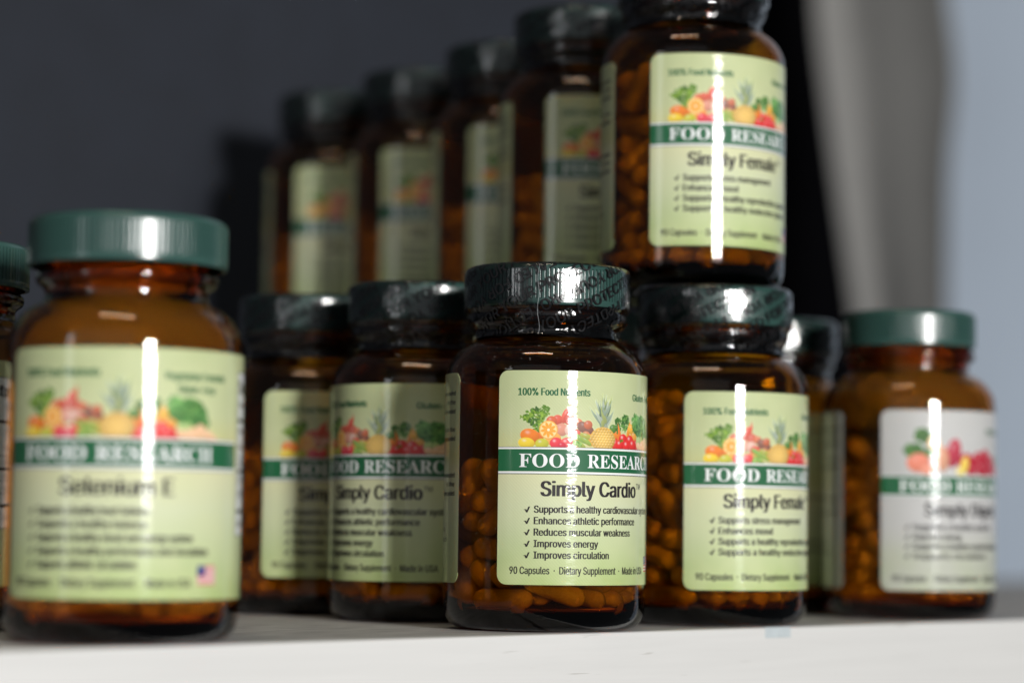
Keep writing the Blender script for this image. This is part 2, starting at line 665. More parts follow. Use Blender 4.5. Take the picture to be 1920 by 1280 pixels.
def text_bm(txt, bold=0.0, res=3):
    """flat filled lettering; outlines are filled by winding number, so overlapping strokes stay solid"""
    if (txt, res) in TEXT_BM:
        return TEXT_BM[txt, res].copy()
    cu = bpy.data.curves.new('lettering', 'FONT')
    cu.body = txt
    if FONT is not None and ord(txt[0]) < 0x3000:
        cu.font = FONT
    cu.size = 1.0
    cu.resolution_u = res
    cu.fill_mode = 'NONE'
    o = bpy.data.objects.new('lettering_tmp', cu)
    COL.objects.link(o)
    dg = bpy.context.evaluated_depsgraph_get()
    dg.update()
    me = bpy.data.meshes.new_from_object(o.evaluated_get(dg))
    co = np.array([v.co[:2] for v in me.vertices])
    ed = np.array([e.vertices[:] for e in me.edges])
    bpy.data.objects.remove(o)
    bpy.data.curves.remove(cu)
    bpy.data.meshes.remove(me)
    vs, _, fs, *_ = delaunay_2d_cdt([Vector(c) for c in co], [tuple(e) for e in ed.tolist()], [], 0, 1e-6)
    V = np.array([v[:] for v in vs])
    T = np.array(fs)
    c = V[T].mean(1)
    A, B = co[ed[:, 0]], co[ed[:, 1]]
    up = (A[None, :, 1] <= c[:, 1, None]) & (B[None, :, 1] > c[:, 1, None])
    dn = (A[None, :, 1] > c[:, 1, None]) & (B[None, :, 1] <= c[:, 1, None])
    cr = (B[:, 0] - A[:, 0])[None] * (c[:, 1, None] - A[:, 1][None]) - (c[:, 0, None] - A[:, 0][None]) * (B[:, 1] - A[:, 1])[None]
    wn = (up & (cr > 0)).sum(1) - (dn & (cr < 0)).sum(1)
    bm = bmesh.new()
    used = {}
    for t in T[wn != 0]:
        bm.faces.new([used.setdefault(int(i), None) or used.__setitem__(int(i), bm.verts.new((V[i][0], V[i][1], 0))) or used[int(i)] for i in t])
    TEXT_BM[txt, res] = bm
    return bm.copy()


CAPH = {}


def cap_height(bold):
    if bold not in CAPH:
        bm = text_bm('H', bold)
        ys = [v.co.y for v in bm.verts]
        CAPH[bold] = (max(ys) - min(ys))
        bm.free()
    return CAPH[bold]


def letters(items, name, lift, res=3, slice_mm=0.9, mapping=None, serif=False):
    """items: (text, s, baseline t, width mm or None, cap height mm, align, bold) -> one wrapped mesh"""
    out = bmesh.new()
    # heavier strokes: the word is printed again a hair to each side and a hair higher
    again = []
    for it in items:
        again.append(it + (0.0,))
        if it[6] > 0:
            again.append((it[0], it[1] + it[6] * it[4], it[2]) + it[3:] + (0.006,))
            again.append((it[0], it[1] - it[6] * it[4], it[2]) + it[3:] + (0.012,))
    for txt, s, t, width, caph, align, bold, up in again:
        bm = text_bm(txt, bold, res)
        if not bm.verts:
            bm.free()
            continue
        xs = [v.co.x for v in bm.verts]
        x0, x1 = min(xs), max(xs)
        if serif:
            ys = [v.co.y for v in bm.verts]
            ky = caph / (max(ys) - min(ys))
        else:
            ky = caph / cap_height(bold)
        kx = ky * 0.8 if width is None else width / (x1 - x0)
        for v in bm.verts:
            v.co = Vector(((v.co.x - x0) * kx, v.co.y * ky, 0))
        w = (x1 - x0) * kx
        sx = s if align == 'L' else (s - w if align == 'R' else s - w / 2)
        k = slice_mm
        while k < w:
            bmesh.ops.bisect_plane(bm, geom=bm.verts[:] + bm.edges[:] + bm.faces[:], plane_co=(k, 0, 0), plane_no=(1, 0, 0), dist=1e-5)
            k += slice_mm
        bmesh.ops.triangulate(bm, faces=[f for f in bm.faces if len(f.verts) > 4])
        vmap = {}
        for v in bm.verts:
            p = wrap(sx + v.co.x, t - v.co.y, R_BODY + lift + up) if mapping is None else mapping(sx + v.co.x, t - v.co.y)
            vmap[v] = out.verts.new((p[0] * MM, p[1] * MM, p[2] * MM))
        for f in bm.faces:
            try:
                nf = out.faces.new([vmap[v] for v in f.verts])
                nf.smooth = True
            except ValueError:
                pass
        bm.free()
    me = bpy.data.meshes.new(name)
    out.to_mesh(me)
    out.free()
    return me


# ------------------------------------------------------------------ the printed fruit picture
class Painter:
    def __init__(self, s0, s1, t0, t1, step):
        self.s = np.arange(s0, s1 + step / 2, step)
        self.t = np.arange(t0, t1 + step / 2, step)
        self.S, self.T = np.meshgrid(self.s, self.t)
        self.c = np.zeros(self.S.shape + (3,))
        self.a = np.zeros(self.S.shape)
        self.step = step

    def blend(self, al, col):
        al = np.clip(al, 0, 1)
        self.c = self.c * (1 - al[..., None]) + np.asarray(col) * al[..., None]
        self.a = np.maximum(self.a, al)

    def ball(self, cx, cy, rx, ry, col, rot=0.0, gloss=0.5, dark=0.45):
        X, Y = self.S - cx, self.T - cy
        c, s = math.cos(rot), math.sin(rot)
        u, v = (X * c + Y * s) / rx, (-X * s + Y * c) / ry
        d = np.sqrt(u * u + v * v)
        al = np.clip((1 - d) * min(rx, ry) / self.step + 0.5, 0, 1)
        sh = 1.12 - dark * np.clip((u * 0.45 + v * 0.75) * 0.75 + d * d * 0.35, 0, 1)
        col = np.asarray(col)
        cc = np.clip(col[None, None] * sh[..., None], 0, 0.95)
        hl = gloss * np.exp(-(((u + 0.3) ** 2 + (v + 0.42) ** 2) / 0.05))
        cc = cc + (0.9 - cc) * hl[..., None]
        self.blend(al, cc)

    def leafs(self, cx, cy, rx, ry, n, size, cols, seed):
        r = np.random.default_rng(seed)
        for _ in range(n):
            a, q = r.random() * 6.28, math.sqrt(r.random())
            x, y = cx + rx * q * math.cos(a), cy + ry * q * math.sin(a)
            col = np.array(cols[r.integers(len(cols))]) * (0.75 + 0.5 * r.random())
            self.ball(x, y, size * (0.6 + 0.8 * r.random()), size * (0.3 + 0.5 * r.random()), col, r.random() * 3.1, 0.1, 0.3)

    def blade(self, x0, y0, x1, y1, w, col, bend=0.0):
        n = 14
        for k in range(n + 1):
            f = k / n
            x = x0 + (x1 - x0) * f + bend * math.sin(f * 3.14)
            y = y0 + (y1 - y0) * f
            ww = max(w * (1 - f) ** 0.8, 0.1)
            self.ball(x, y, ww, ww * 1.4, np.asarray(col) * (0.85 + 0.35 * f), 0, 0.0, 0.25)

    def mesh(self, name, lift):
        n, mcols = self.S.shape
        use = self.a > 0.06
        idx = -np.ones(self.S.shape, int)
        need = np.zeros(self.S.shape, bool)
        q = use[:-1, :-1] | use[1:, :-1] | use[:-1, 1:] | use[1:, 1:]
        for di in (0, 1):
            for dj in (0, 1):
                need[di:n - 1 + di, dj:mcols - 1 + dj] |= q
        ii, jj = np.nonzero(need)
        idx[ii, jj] = np.arange(len(ii))
        ang = self.S[ii, jj] / R_BODY
        r = R_BODY + lift
        co = np.stack([r * np.sin(ang), -r * np.cos(ang), Z_LABEL + H_LABEL - self.T[ii, jj]], 1) * MM
        qi, qj = np.nonzero(q)
        faces = np.stack([idx[qi, qj], idx[qi + 1, qj], idx[qi + 1, qj + 1], idx[qi, qj + 1]], 1)
        me = bpy.data.meshes.new(name)
        me.from_pydata(co.tolist(), [], faces.tolist())
        me.polygons.foreach_set('use_smooth', [True] * len(me.polygons))
        at = me.color_attributes.new('Print', 'FLOAT_COLOR', 'POINT')
        cc = np.ones((len(ii), 4))
        cc[:, :3] = self.c[ii, jj]
        at.data.foreach_set('color', cc.ravel())
        me.update()
        return me

    def ground(self, bgfun):
        """unpainted paper showing between the fruits keeps the label's own colour"""
        self.c[:] = bgfun(self.T)


def paper_colour(stops, T):
    v = 1 - T / H_LABEL
    ps = [p for p, _ in stops]
    return np.stack([np.interp(v, ps, [c[k] for _, c in stops]) for k in range(3)], -1)


def fruit_picture():
    P = Painter(-29.5, 28.0, 4.6, 23.1, 0.14)
    P.ground(lambda T: paper_colour(GREEN_STOPS, T))
    G1, G2, G3 = (0.10, 0.22, 0.02), (0.22, 0.36, 0.04), (0.05, 0.13, 0.02)
    # parsley
    P.blade(-20.8, 19.5, -23.2, 13.0, 0.45, (0.20, 0.33, 0.05))
    P.leafs(-23.0, 13.6, 3.2, 2.4, 90, 0.62, [G1, G2, G3], 1)
    P.leafs(-20.0, 12.2, 1.3, 1.9, 30, 0.5, [G1, G2], 2)
    P.leafs(-26.2, 14.0, 1.2, 0.7, 14, 0.45, [G1, G2], 3)
    P.leafs(-21.6, 16.6, 1.6, 1.9, 30, 0.55, [G1, G3, G2], 4)
    # red peppers and lobster-red heap
    P.ball(-16.2, 14.6, 1.5, 1.5, (0.62, 0.10, 0.06), 0, 0.2)
    P.ball(-13.9, 13.4, 1.1, 2.4, (0.66, 0.11, 0.07), 0.35, 0.25)
    P.blade(-13.6, 14.5, -12.2, 9.6, 0.9, (0.60, 0.08, 0.05), 0.4)
    P.ball(-12.0, 15.2, 1.7, 1.9, (0.55, 0.12, 0.08), 0, 0.2)
    P.ball(-10.0, 15.4, 1.6, 1.3, (0.60, 0.18, 0.09), 0.4, 0.2)
    P.ball(-15.0, 17.5, 1.9, 1.9, (0.62, 0.26, 0.18), 0, 0.2)
    P.ball(-12.3, 17.6, 1.8, 1.8, (0.66, 0.42, 0.34), 0, 0.3)
    # chestnut-brown roots
    P.ball(-8.5, 16.6, 1.9, 1.6, (0.24, 0.11, 0.08), 0.5, 0.2)
    P.ball(-6.4, 17.6, 1.5, 1.3, (0.20, 0.09, 0.07), 0.3, 0.2)
    P.ball(-7.4, 18.7, 1.2, 0.9, (0.55, 0.22, 0.10), 0.3, 0.2)
    # fruit filling the gaps of the heap
    for x, y, q, c3 in ((-22.3, 20.2, 2.0, (0.72, 0.16, 0.04)), (-10.9, 19.0, 1.9, (0.62, 0.10, 0.07)), (-11.2, 21.3, 1.9, (0.60, 0.30, 0.06)),
                        (-6.0, 20.4, 1.9, (0.70, 0.30, 0.05)), (3.4, 18.2, 1.9, (0.74, 0.22, 0.04)), (3.2, 21.4, 1.9, (0.62, 0.05, 0.04)),
                        (11.9, 18.8, 2.0, (0.72, 0.34, 0.06)), (13.4, 21.4, 1.9, (0.62, 0.05, 0.05)), (2.0, 16.8, 1.4, (0.10, 0.22, 0.05)),
                        (-18.0, 15.0, 1.6, (0.60, 0.12, 0.05)), (-6.8, 15.9, 1.4, (0.50, 0.14, 0.07))):
        P.ball(x, y, q, q * 0.95, c3, 0, 0.3)
    # oranges, lemon, apples
    P.ball(-24.4, 19.4, 2.9, 2.1, (0.78, 0.21, 0.03), 0.2, 0.35)
    P.ball(-17.4, 20.3, 2.3, 2.0, (0.80, 0.36, 0.08), 0, 0.3)
    P.ball(-18.9, 17.6, 2.75, 2.75, (0.80, 0.40, 0.07), 0, 0.0, 0.25)
    P.ball(-18.9, 17.6, 2.45, 2.45, (0.88, 0.62, 0.28), 0, 0.0, 0.05)
    for k in range(9):
        a = k * 2 * math.pi / 9 + 0.2
        P.ball(-18.9 + 1.25 * math.cos(a), 17.6 + 1.25 * math.sin(a), 1.05, 0.42, (0.82, 0.33, 0.03), a, 0.15, 0.15)
    P.ball(-18.9, 17.6, 0.4, 0.4, (0.88, 0.75, 0.5), 0, 0, 0.05)
    P.ball(-25.4, 21.5, 2.5, 1.6, (0.80, 0.58, 0.05), 0.1, 0.5)
    P.ball(-20.8, 21.7, 2.0, 1.55, (0.52, 0.50, 0.05), 0, 0.4)
    P.ball(-16.6, 21.5, 1.9, 1.7, (0.68, 0.04, 0.06), 0, 0.5)
    P.ball(-13.4, 21.5, 2.0, 1.7, (0.70, 0.07, 0.07), 0, 0.5)
    P.ball(-14.9, 22.2, 1.2, 1.0, (0.55, 0.02, 0.05), 0, 0.3)
    # green pods
    for k, (x, y, r) in enumerate([(-10.3, 19.4, 0.5), (-9.0, 20.2, 0.55), (-7.6, 20.6, 0.65), (-9.6, 21.6, 0.5), (-7.3, 19.3, 0.3)]):
        P.ball(x, y, 2.3, 0.75, (0.17 + 0.05 * k, 0.38, 0.07), r, 0.35)
    P.leafs(-10.6, 21.9, 1.6, 0.9, 16, 0.6, [(0.25, 0.42, 0.10), (0.13, 0.28, 0.05)], 6)
    # pineapple crown and body
    rr = np.random.default_rng(9)
    for k in range(44):
        f = rr.random()
        x0 = -1.7 + (rr.random() - 0.5) * 2.4
        y0 = 17.0 - 5.5 * f
        ang = (rr.random() - 0.5) * (2.3 - 1.2 * f)
        ln = 3.6 + 2.2 * rr.random()
        P.blade(x0, y0, x0 + ln * math.sin(ang), max(5.0, y0 - ln * math.cos(ang)), 0.55,
                np.array([(0.26, 0.33, 0.25), (0.38, 0.44, 0.36), (0.14, 0.20, 0.13), (0.33, 0.38, 0.14)][rr.integers(4)]), 0.35 * math.copysign(1, ang))
    P.ball(-1.7, 20.0, 4.5, 3.6, (0.66, 0.38, 0.08), 0, 0, 0.5)
    for i in range(-6, 7):
        for j in range(0, 9):
            x = -1.7 + i * 1.05 + (0.52 if j % 2 else 0)
            y = 16.9 + j * 0.78
            e = ((x + 1.7) / 4.3) ** 2 + ((y - 20.0) / 3.5) ** 2
            if e < 0.98:
                P.ball(x, y, 0.50, 0.40, np.array((0.84, 0.56, 0.16)) * (1.05 - 0.45 * e), 0, 0.55, 0.5)
                P.ball(x, y + 0.08, 0.13, 0.11, (0.40, 0.22, 0.07), 0, 0, 0)
    # kale, carrots
    P.leafs(4.0, 15.7, 1.3, 2.2, 40, 0.6, [(0.05, 0.14, 0.03), (0.10, 0.22, 0.05)], 12)
    P.leafs(7.4, 14.9, 1.9, 2.2, 60, 0.65, [(0.04, 0.13, 0.03), (0.10, 0.24, 0.05), (0.16, 0.30, 0.08)], 13)
    P.blade(4.6, 20.0, 4.0, 15.2, 0.8, (0.78, 0.20, 0.04), 0.2)
    P.blade(8.6, 19.6, 9.9, 14.0, 0.95, (0.80, 0.28, 0.04), -0.3)
    P.ball(10.2, 16.6, 1.6, 1.5, (0.82, 0.42, 0.06), 0.3, 0.3)
    # broccoli
    P.ball(15.0, 19.6, 1.6, 2.6, (0.42, 0.54, 0.22), 0.3, 0.1)
    P.ball(18.2, 19.2, 1.5, 2.2, (0.36, 0.50, 0.18), -0.3, 0.1)
    P.leafs(16.8, 15.6, 5.6, 2.9, 260, 0.8, [(0.05, 0.16, 0.04), (0.09, 0.25, 0.06), (0.14, 0.33, 0.08), (0.04, 0.12, 0.03)], 14)
    P.leafs(20.6, 18.3, 2.6, 2.3, 90, 0.7, [(0.05, 0.16, 0.04), (0.10, 0.26, 0.07)], 15)
    P.leafs(13.0, 13.9, 2.4, 1.6, 60, 0.6, [(0.10, 0.28, 0.07), (0.16, 0.36, 0.10)], 16)
    # tomatoes
    for x, y, q in ((6.3, 19.9, 1.9), (9.6, 20.2, 1.9), (4.9, 21.6, 1.8), (8.0, 21.8, 1.8), (11.2, 21.5, 1.9)):
        P.ball(x, y, q, q * 0.92, (0.66, 0.03, 0.03), 0, 0.55)
    P.leafs(5.6, 20.3, 0.7, 0.3, 6, 0.4, [G1], 18)
    # ginger
    for x, y, rx, ry, ro in ((15.2, 21.7, 1.9, 1.2, 0.4), (18.0, 21.3, 2.2, 1.5, -0.4), (20.6, 20.5, 1.7, 1.7, 0.2), (23.0, 21.6, 2.5, 1.3, 0.3), (19.6, 22.1, 1.6, 1.0, 0), (25.3, 22.3, 1.5, 0.8, 0.3)):
        P.ball(x, y, rx, ry, (0.74, 0.46, 0.27), ro, 0.35)
    return P.mesh('fruit_picture_print', 0.16)


def berry_picture():
    P = Painter(-29.5, 28.0, 4.6, 23.1, 0.2)
    P.ground(lambda T: paper_colour(WHITE_STOPS, T))
    L1 = [(0.05, 0.15, 0.03), (0.09, 0.22, 0.05), (0.03, 0.09, 0.02)]
    P.leafs(-19.0, 9.0, 3.2, 2.3, 90, 0.8, L1, 31)
    P.leafs(-22.5, 14.2, 3.2, 2.2, 80, 0.8, L1, 32)
    P.leafs(-17.0, 14.8, 2.0, 1.6, 30, 0.8, L1, 33)
    P.ball(-15.5, 11.6, 2.2, 2.4, (0.78, 0.50, 0.22), 0, 0.2)
    P.ball(-20.8, 18.6, 4.2, 3.4, (0.72, 0.22, 0.14), 0, 0.2)
    P.ball(-17.5, 21.0, 2.8, 1.9, (0.70, 0.25, 0.16), 0, 0.2)
    P.ball(-8.0, 15.0, 3.0, 5.2, (0.42, 0.03, 0.06), 0.2, 0.3)
    P.ball(-12.5, 17.0, 2.6, 4.6, (0.62, 0.30, 0.18), -0.1, 0.3)
    for x, y, q in ((-2.6, 18.4, 3.6), (3.2, 17.2, 3.0), (7.5, 16.2, 3.0), (11.6, 18.6, 3.4), (5.2, 20.2, 2.8), (0.2, 20.8, 2.2), (9.5, 21.0, 2.2), (15.5, 20.4, 2.6)):
        P.ball(x, y, q, q, (0.40, 0.02, 0.04), 0, 0.3)
    P.ball(-3.4, 19.2, 1.7, 3.2, (0.76, 0.56, 0.08), 0.25, 0.3)
    P.ball(-5.0, 21.4, 2.0, 1.5, (0.74, 0.60, 0.16), 0, 0.3)
    P.leafs(17.5, 17.6, 2.0, 2.2, 40, 0.7, [(0.10, 0.20, 0.06), (0.16, 0.28, 0.10)], 35)
    P.ball(20.0, 21.0, 2.6, 1.8, (0.70, 0.55, 0.35), 0, 0.2)
    return P.mesh('berry_picture_print', 0.16)


# ------------------------------------------------------------------ label variants
BRAND = ('\U0001D405\U0001D40E\U0001D40E\U0001D403', '\U0001D411\U0001D404\U0001D412\U0001D404\U0001D400\U0001D411\U0001D402\U0001D407')
PROD = {
    'cardio': dict(title='Simply Cardio', tw=33.8, tm=True, right=['Gluten-Free'],
                   lines=['Supports a healthy cardiovascular system', 'Enhances athletic performance', 'Reduces muscular weakness',
                          'Improves energy', 'Improves circulation'], widths=[46.0, 35.2, 32.7, 19.6, 23.5], paper='label_green'),
    'female': dict(title='Simply Female', tw=34.5, tm=True, right=['Gluten-Free'],
                   lines=['Supports stress management', 'Enhances mood', 'Supports a healthy reproductive system',
                          'Supports a healthy endocrine system'], widths=[33.0, 18.5, 44.5, 43.5], paper='label_green'),
    'mineral': dict(title='Selenium E', tw=29.0, tm=False, right=['Vegetarian Formula', 'Gluten-Free'],
                    lines=['Supports a healthy heart balance', 'Supports a healthy balance', 'Supports a healthy mood and energy system',
                           'Supports a healthy performance and circulation', 'Supports athletic circulation'],
                    widths=[29.5, 29.0, 41.5, 46.5, 26.5], paper='label_green'),
    'digest': dict(title='Simply Digest', tw=34.0, tm=False, right=['100% Food'],
                   lines=['Supports a healthy system', 'Improves energy', 'Supports a healthy system balance', 'Supports circulation'],
                   widths=[33.0, 18.0, 40.0, 30.0], paper='label_white'),
}
CACHE = {}


def cached(key, fn):
    if key not in CACHE:
        CACHE[key] = fn()
    return CACHE[key]


def label_parts(var):
    """(part name, mesh, material) printed on a label"""
    p = PROD[var]
    white = p['paper'] == 'label_white'
    sL, sR = deg2s(PHI0) + 0.02, deg2s(66.0)
    parts = []
    pic = cached('pic_w', berry_picture) if white else cached('pic_g', fruit_picture)
    parts.append(('fruit_picture', pic, M['picture']))
    tb = 23.35
    th = 6.5
    parts.append(('brand_band', cached('band', lambda: strips_mesh('band', [(sL, sR, tb, tb + th)], 0.17)), M['ink_green']))
    parts.append(('band_border', cached('band_border', lambda: strips_mesh('band_border', [(sL, sR, tb - 0.55, tb - 0.05), (sL, sR, tb + th + 0.05, tb + th + 0.6)], 0.17)), M['ink_white']))
    parts.append(('band_hairline', cached('band_hair', lambda: strips_mesh('band_hairline', [(sL, sR, tb - 0.72, tb - 0.56), (sL, sR, tb + th + 0.61, tb + th + 0.85)], 0.17)), M['ink_grey']))
    parts.append(('brand_lettering', cached('brand', lambda: letters([
        (BRAND[0], -27.5, tb + 5.25, 18.1, 4.1, 'L', 0.0), (BRAND[1], -6.9, tb + 5.25, 31.6, 4.1, 'L', 0.0)], 'brand_lettering', 0.22, 4, serif=True)), M['ink_white']))
    tops = [('100% Food Nutrients', -27.9, 7.4, 21.6, 2.15, 'L', 0.05)]
    if white:
        tops = []
    for k, w in enumerate(p['right']):
        tops.append((w, 19.5 if len(p['right']) > 1 else (11.0 if not white else 8.0), (7.8 if len(p['right']) > 1 else 8.1) + 3.3 * k,
                     (19.0 if k == 0 else 11.5) if len(p['right']) > 1 else 14.5, 2.0, 'C' if len(p['right']) > 1 else 'L', 0.05))
    parts.append(('claim_lettering', cached('tops' + var, lambda: letters(tops, 'claims', 0.2)), M['ink_dark_green']))
    ti = [(p['title'], -1.6 - (2.3 if p['tm'] else 0), 37.1, p['tw'], 4.4, 'C', 0.06)]
    if p['tm']:
        ti.append(('TM', -3.9 + p['tw'] / 2 + 0.6, 34.6, 2.7, 1.7, 'L', 0.0))
    parts.append(('title_lettering', cached('title' + var, lambda: letters(ti, 'title', 0.2, 4)), M['ink_black']))
    li = []
    for k, (w, wd) in enumerate(zip(p['lines'], p['widths'])):
        t = 42.0 + 3.36 * k
        li.append(('\u221A', -25.7, t - 0.05, 1.6, 1.75, 'L', 0.06))
        li.append((w, -22.8, t, wd, 2.1, 'L', 0.05))
    li.append(('90 Capsules  \u00B7  Dietary Supplement  \u00B7  Made in USA', -30.0, 60.0, 48.5, 2.15, 'L', 0.03))
    parts.append(('small_lettering', cached('lines' + var, lambda: letters(li, 'small_print', 0.2, 2)), M['ink_black']))
    # flag
    f0, f1, ft = 20.6, 26.8, 54.6
    if not white:
        rects = [(f0, f1, ft + 0.85 * k, ft + 0.85 * k + 0.48) for k in range(6)]
        parts.append(('flag_ground', cached('flag_w', lambda: strips_mesh('flag_ground', [(f0, f1, ft, ft + 4.73)], 0.15)), M['ink_white']))
        parts.append(('flag_stripes', cached('flag_r', lambda: strips_mesh('flag_stripes', rects, 0.17)), M['ink_red']))
        parts.append(('flag_canton', cached('flag_b', lambda: strips_mesh('flag_canton', [(f0, f0 + 2.6, ft, ft + 2.5)], 0.19)), M['ink_blue']))
    # facts panel and directions on the side and back
    a0, a1 = deg2s(69), deg2s(140)
    parts.append(('facts_panel', cached('facts', lambda: strips_mesh('facts_panel', [(a0, a1, 4.5, 47.0)], 0.15)), M['ink_white']))

    def fact_lines():
        rs = [(a0, a1, 4.5, 4.7), (a0, a1, 46.8, 47.0), (a0, a0 + 0.25, 4.7, 46.8), (a1 - 0.25, a1, 4.7, 46.8)]
        for t, h in ((16.6, 0.9), (26.5, 0.25), (29.8, 0.9), (33.5, 0.2), (37.0, 0.2), (40.2, 0.9)):
            rs.append((a0 + 0.5, a1 - 0.5, t, t + h))
        return strips_mesh('facts_rules', rs, 0.18)
    parts.append(('facts_rules', cached('facts_rules', fact_lines), M['ink_black']))

    def small():
        it = [('Supplement Facts', a0 + 1, 10.0, 34.0, 3.4, 'L', 0.06)]
        for k, (w, wd) in enumerate((('Serving Size', 16), ('Amount Per Serving', 22))):
            it.append((w, a0 + 1, 13.6 + 6.8 * k, wd, 1.5, 'L', 0.0))
        for k, wd in enumerate((24, 30, 18, 26, 20)):
            it.append(('Dietary Supplement', a0 + 1, (24.6, 29.0, 32.9, 36.4, 44.5)[k], wd, 1.4, 'L', 0.0))
        return letters(it, 'facts_print', 0.2, 2, slice_mm=1.6)

    def directions():
        it = []
        b0 = deg2s(148)
        e = deg2s(PHI1) - 2.6
        rows = ['or as recommended', 'in the', 'recommended', None, 'as in the', 'recommended', None, None, None,
                'or as recommended', 'in the', 'recommended']
        for k, w in enumerate(rows):
            if w:
                it.append((w, e, 6.8 + 2.75 * k, min(1.15 * len(w), e - b0 - 2), 1.4, 'R', 0.04))
        for k, w in enumerate(('Made in USA', 'Food Research')):
            it.append((w, e - 20, 48.0 + 3.0 * k, 1.1 * len(w), 1.5, 'L', 0.04))
        return letters(it, 'directions_print', 0.2, 2, slice_mm=1.6)
    parts.append(('facts_lettering', cached('side', small), M['ink_black']))
    parts.append(('directions_lettering', cached('directions', directions), M['ink_black']))
    return parts


SEAL_TEXT = 'SEALED FOR YOUR PROTECTION'


def seal_letters():
    out = bmesh.new()
    tilt = math.radians(26)
    n_rows = 13
    pitch = 2 * math.pi * 25.6 / n_rows
    for row in range(n_rows):
        flip = row % 2 == 1
        bm = text_bm(SEAL_TEXT, 0.012, 2)
        xs = [v.co.x for v in bm.verts]
        x0, x1 = min(xs), max(xs)
        k = 3.25 / cap_height(0.012)
        kx = k * 1.0
        w = (x1 - x0) * kx
        slide = (0.0, 9.0, -14.0, 4.0, 17.0, -7.0)[row % 6]
        for v in bm.verts:
            x, y = (v.co.x - x0) * kx - w / 2, v.co.y * k - 1.62
            if flip:
                x, y = -x, -y
            x += slide
            v.co = Vector((x * math.cos(tilt) - y * math.sin(tilt), x * math.sin(tilt) + y * math.cos(tilt), 0))
        cx = -80 + row * pitch
        cz = 99.5
        for lim, no in ((88.9 - cz, -1), (110.0 - cz, 1)):
            bmesh.ops.bisect_plane(bm, geom=bm.verts[:] + bm.edges[:] + bm.faces[:], plane_co=(0, lim, 0), plane_no=(0, no, 0), clear_outer=True, dist=1e-5)
        for z in (91.0, 92.6, 94.2, 95.8, 97.2, 98.2, 108.6):
            bmesh.ops.bisect_plane(bm, geom=bm.verts[:] + bm.edges[:] + bm.faces[:], plane_co=(0, z - cz, 0), plane_no=(0, 1, 0), dist=1e-5)
        q = -45.0
        while q < 45:
            bmesh.ops.bisect_plane(bm, geom=bm.verts[:] + bm.edges[:] + bm.faces[:], plane_co=(q, 0, 0), plane_no=(1, 0, 0), dist=1e-5)
            q += 1.5
        for ds, up in ((0.0, 0.0), (0.13, 0.012), (-0.13, 0.024)):
            vm = {}
            for v in bm.verts:
                z = v.co.y + cz
                a = (cx + ds + v.co.x) / 25.6
                soft = max(0.0, min(1.0, (97.4 - z) / 3.0))
                r = seal_r(z) + 0.17 + up + soft * 0.55
                vm[v] = out.verts.new((r * math.sin(a) * MM, -r * math.cos(a) * MM, z * MM))
            for f in bm.faces:
                try:
                    out.faces.new([vm[v] for v in f.verts]).smooth = True
                except ValueError:
                    pass
        bm.free()
    me = bpy.data.meshes.new('seal_lettering')
    out.to_mesh(me)
    out.free()
    return me


def seam_mesh():
    verts, faces = [], []
    for k in range(40):
        z = 88.6 + (109.5 - 88.6) * k / 39
        soft = max(0.0, min(1.0, (97.4 - z) / 3.0))
        r = seal_r(z) + 0.2 + 0.6 * soft
        x = 0.25 * math.sin(k * 0.35) + (0.012 * (z - 99))
        for dx in (-0.06, 0.06):
            verts.append(((x + dx), -r, z))
    for k in range(39):
        faces.append((2 * k, 2 * k + 1, 2 * k + 3, 2 * k + 2))
    return mesh_from('seal_seam', verts, faces)


m, nt, b = new_mat('film_seam')
b.inputs['Base Color'].default_value = (0.5, 0.52, 0.54, 1)
b.inputs['Roughness'].default_value = 0.2
b.inputs['Alpha'].default_value = 0.55
M['seam'] = m


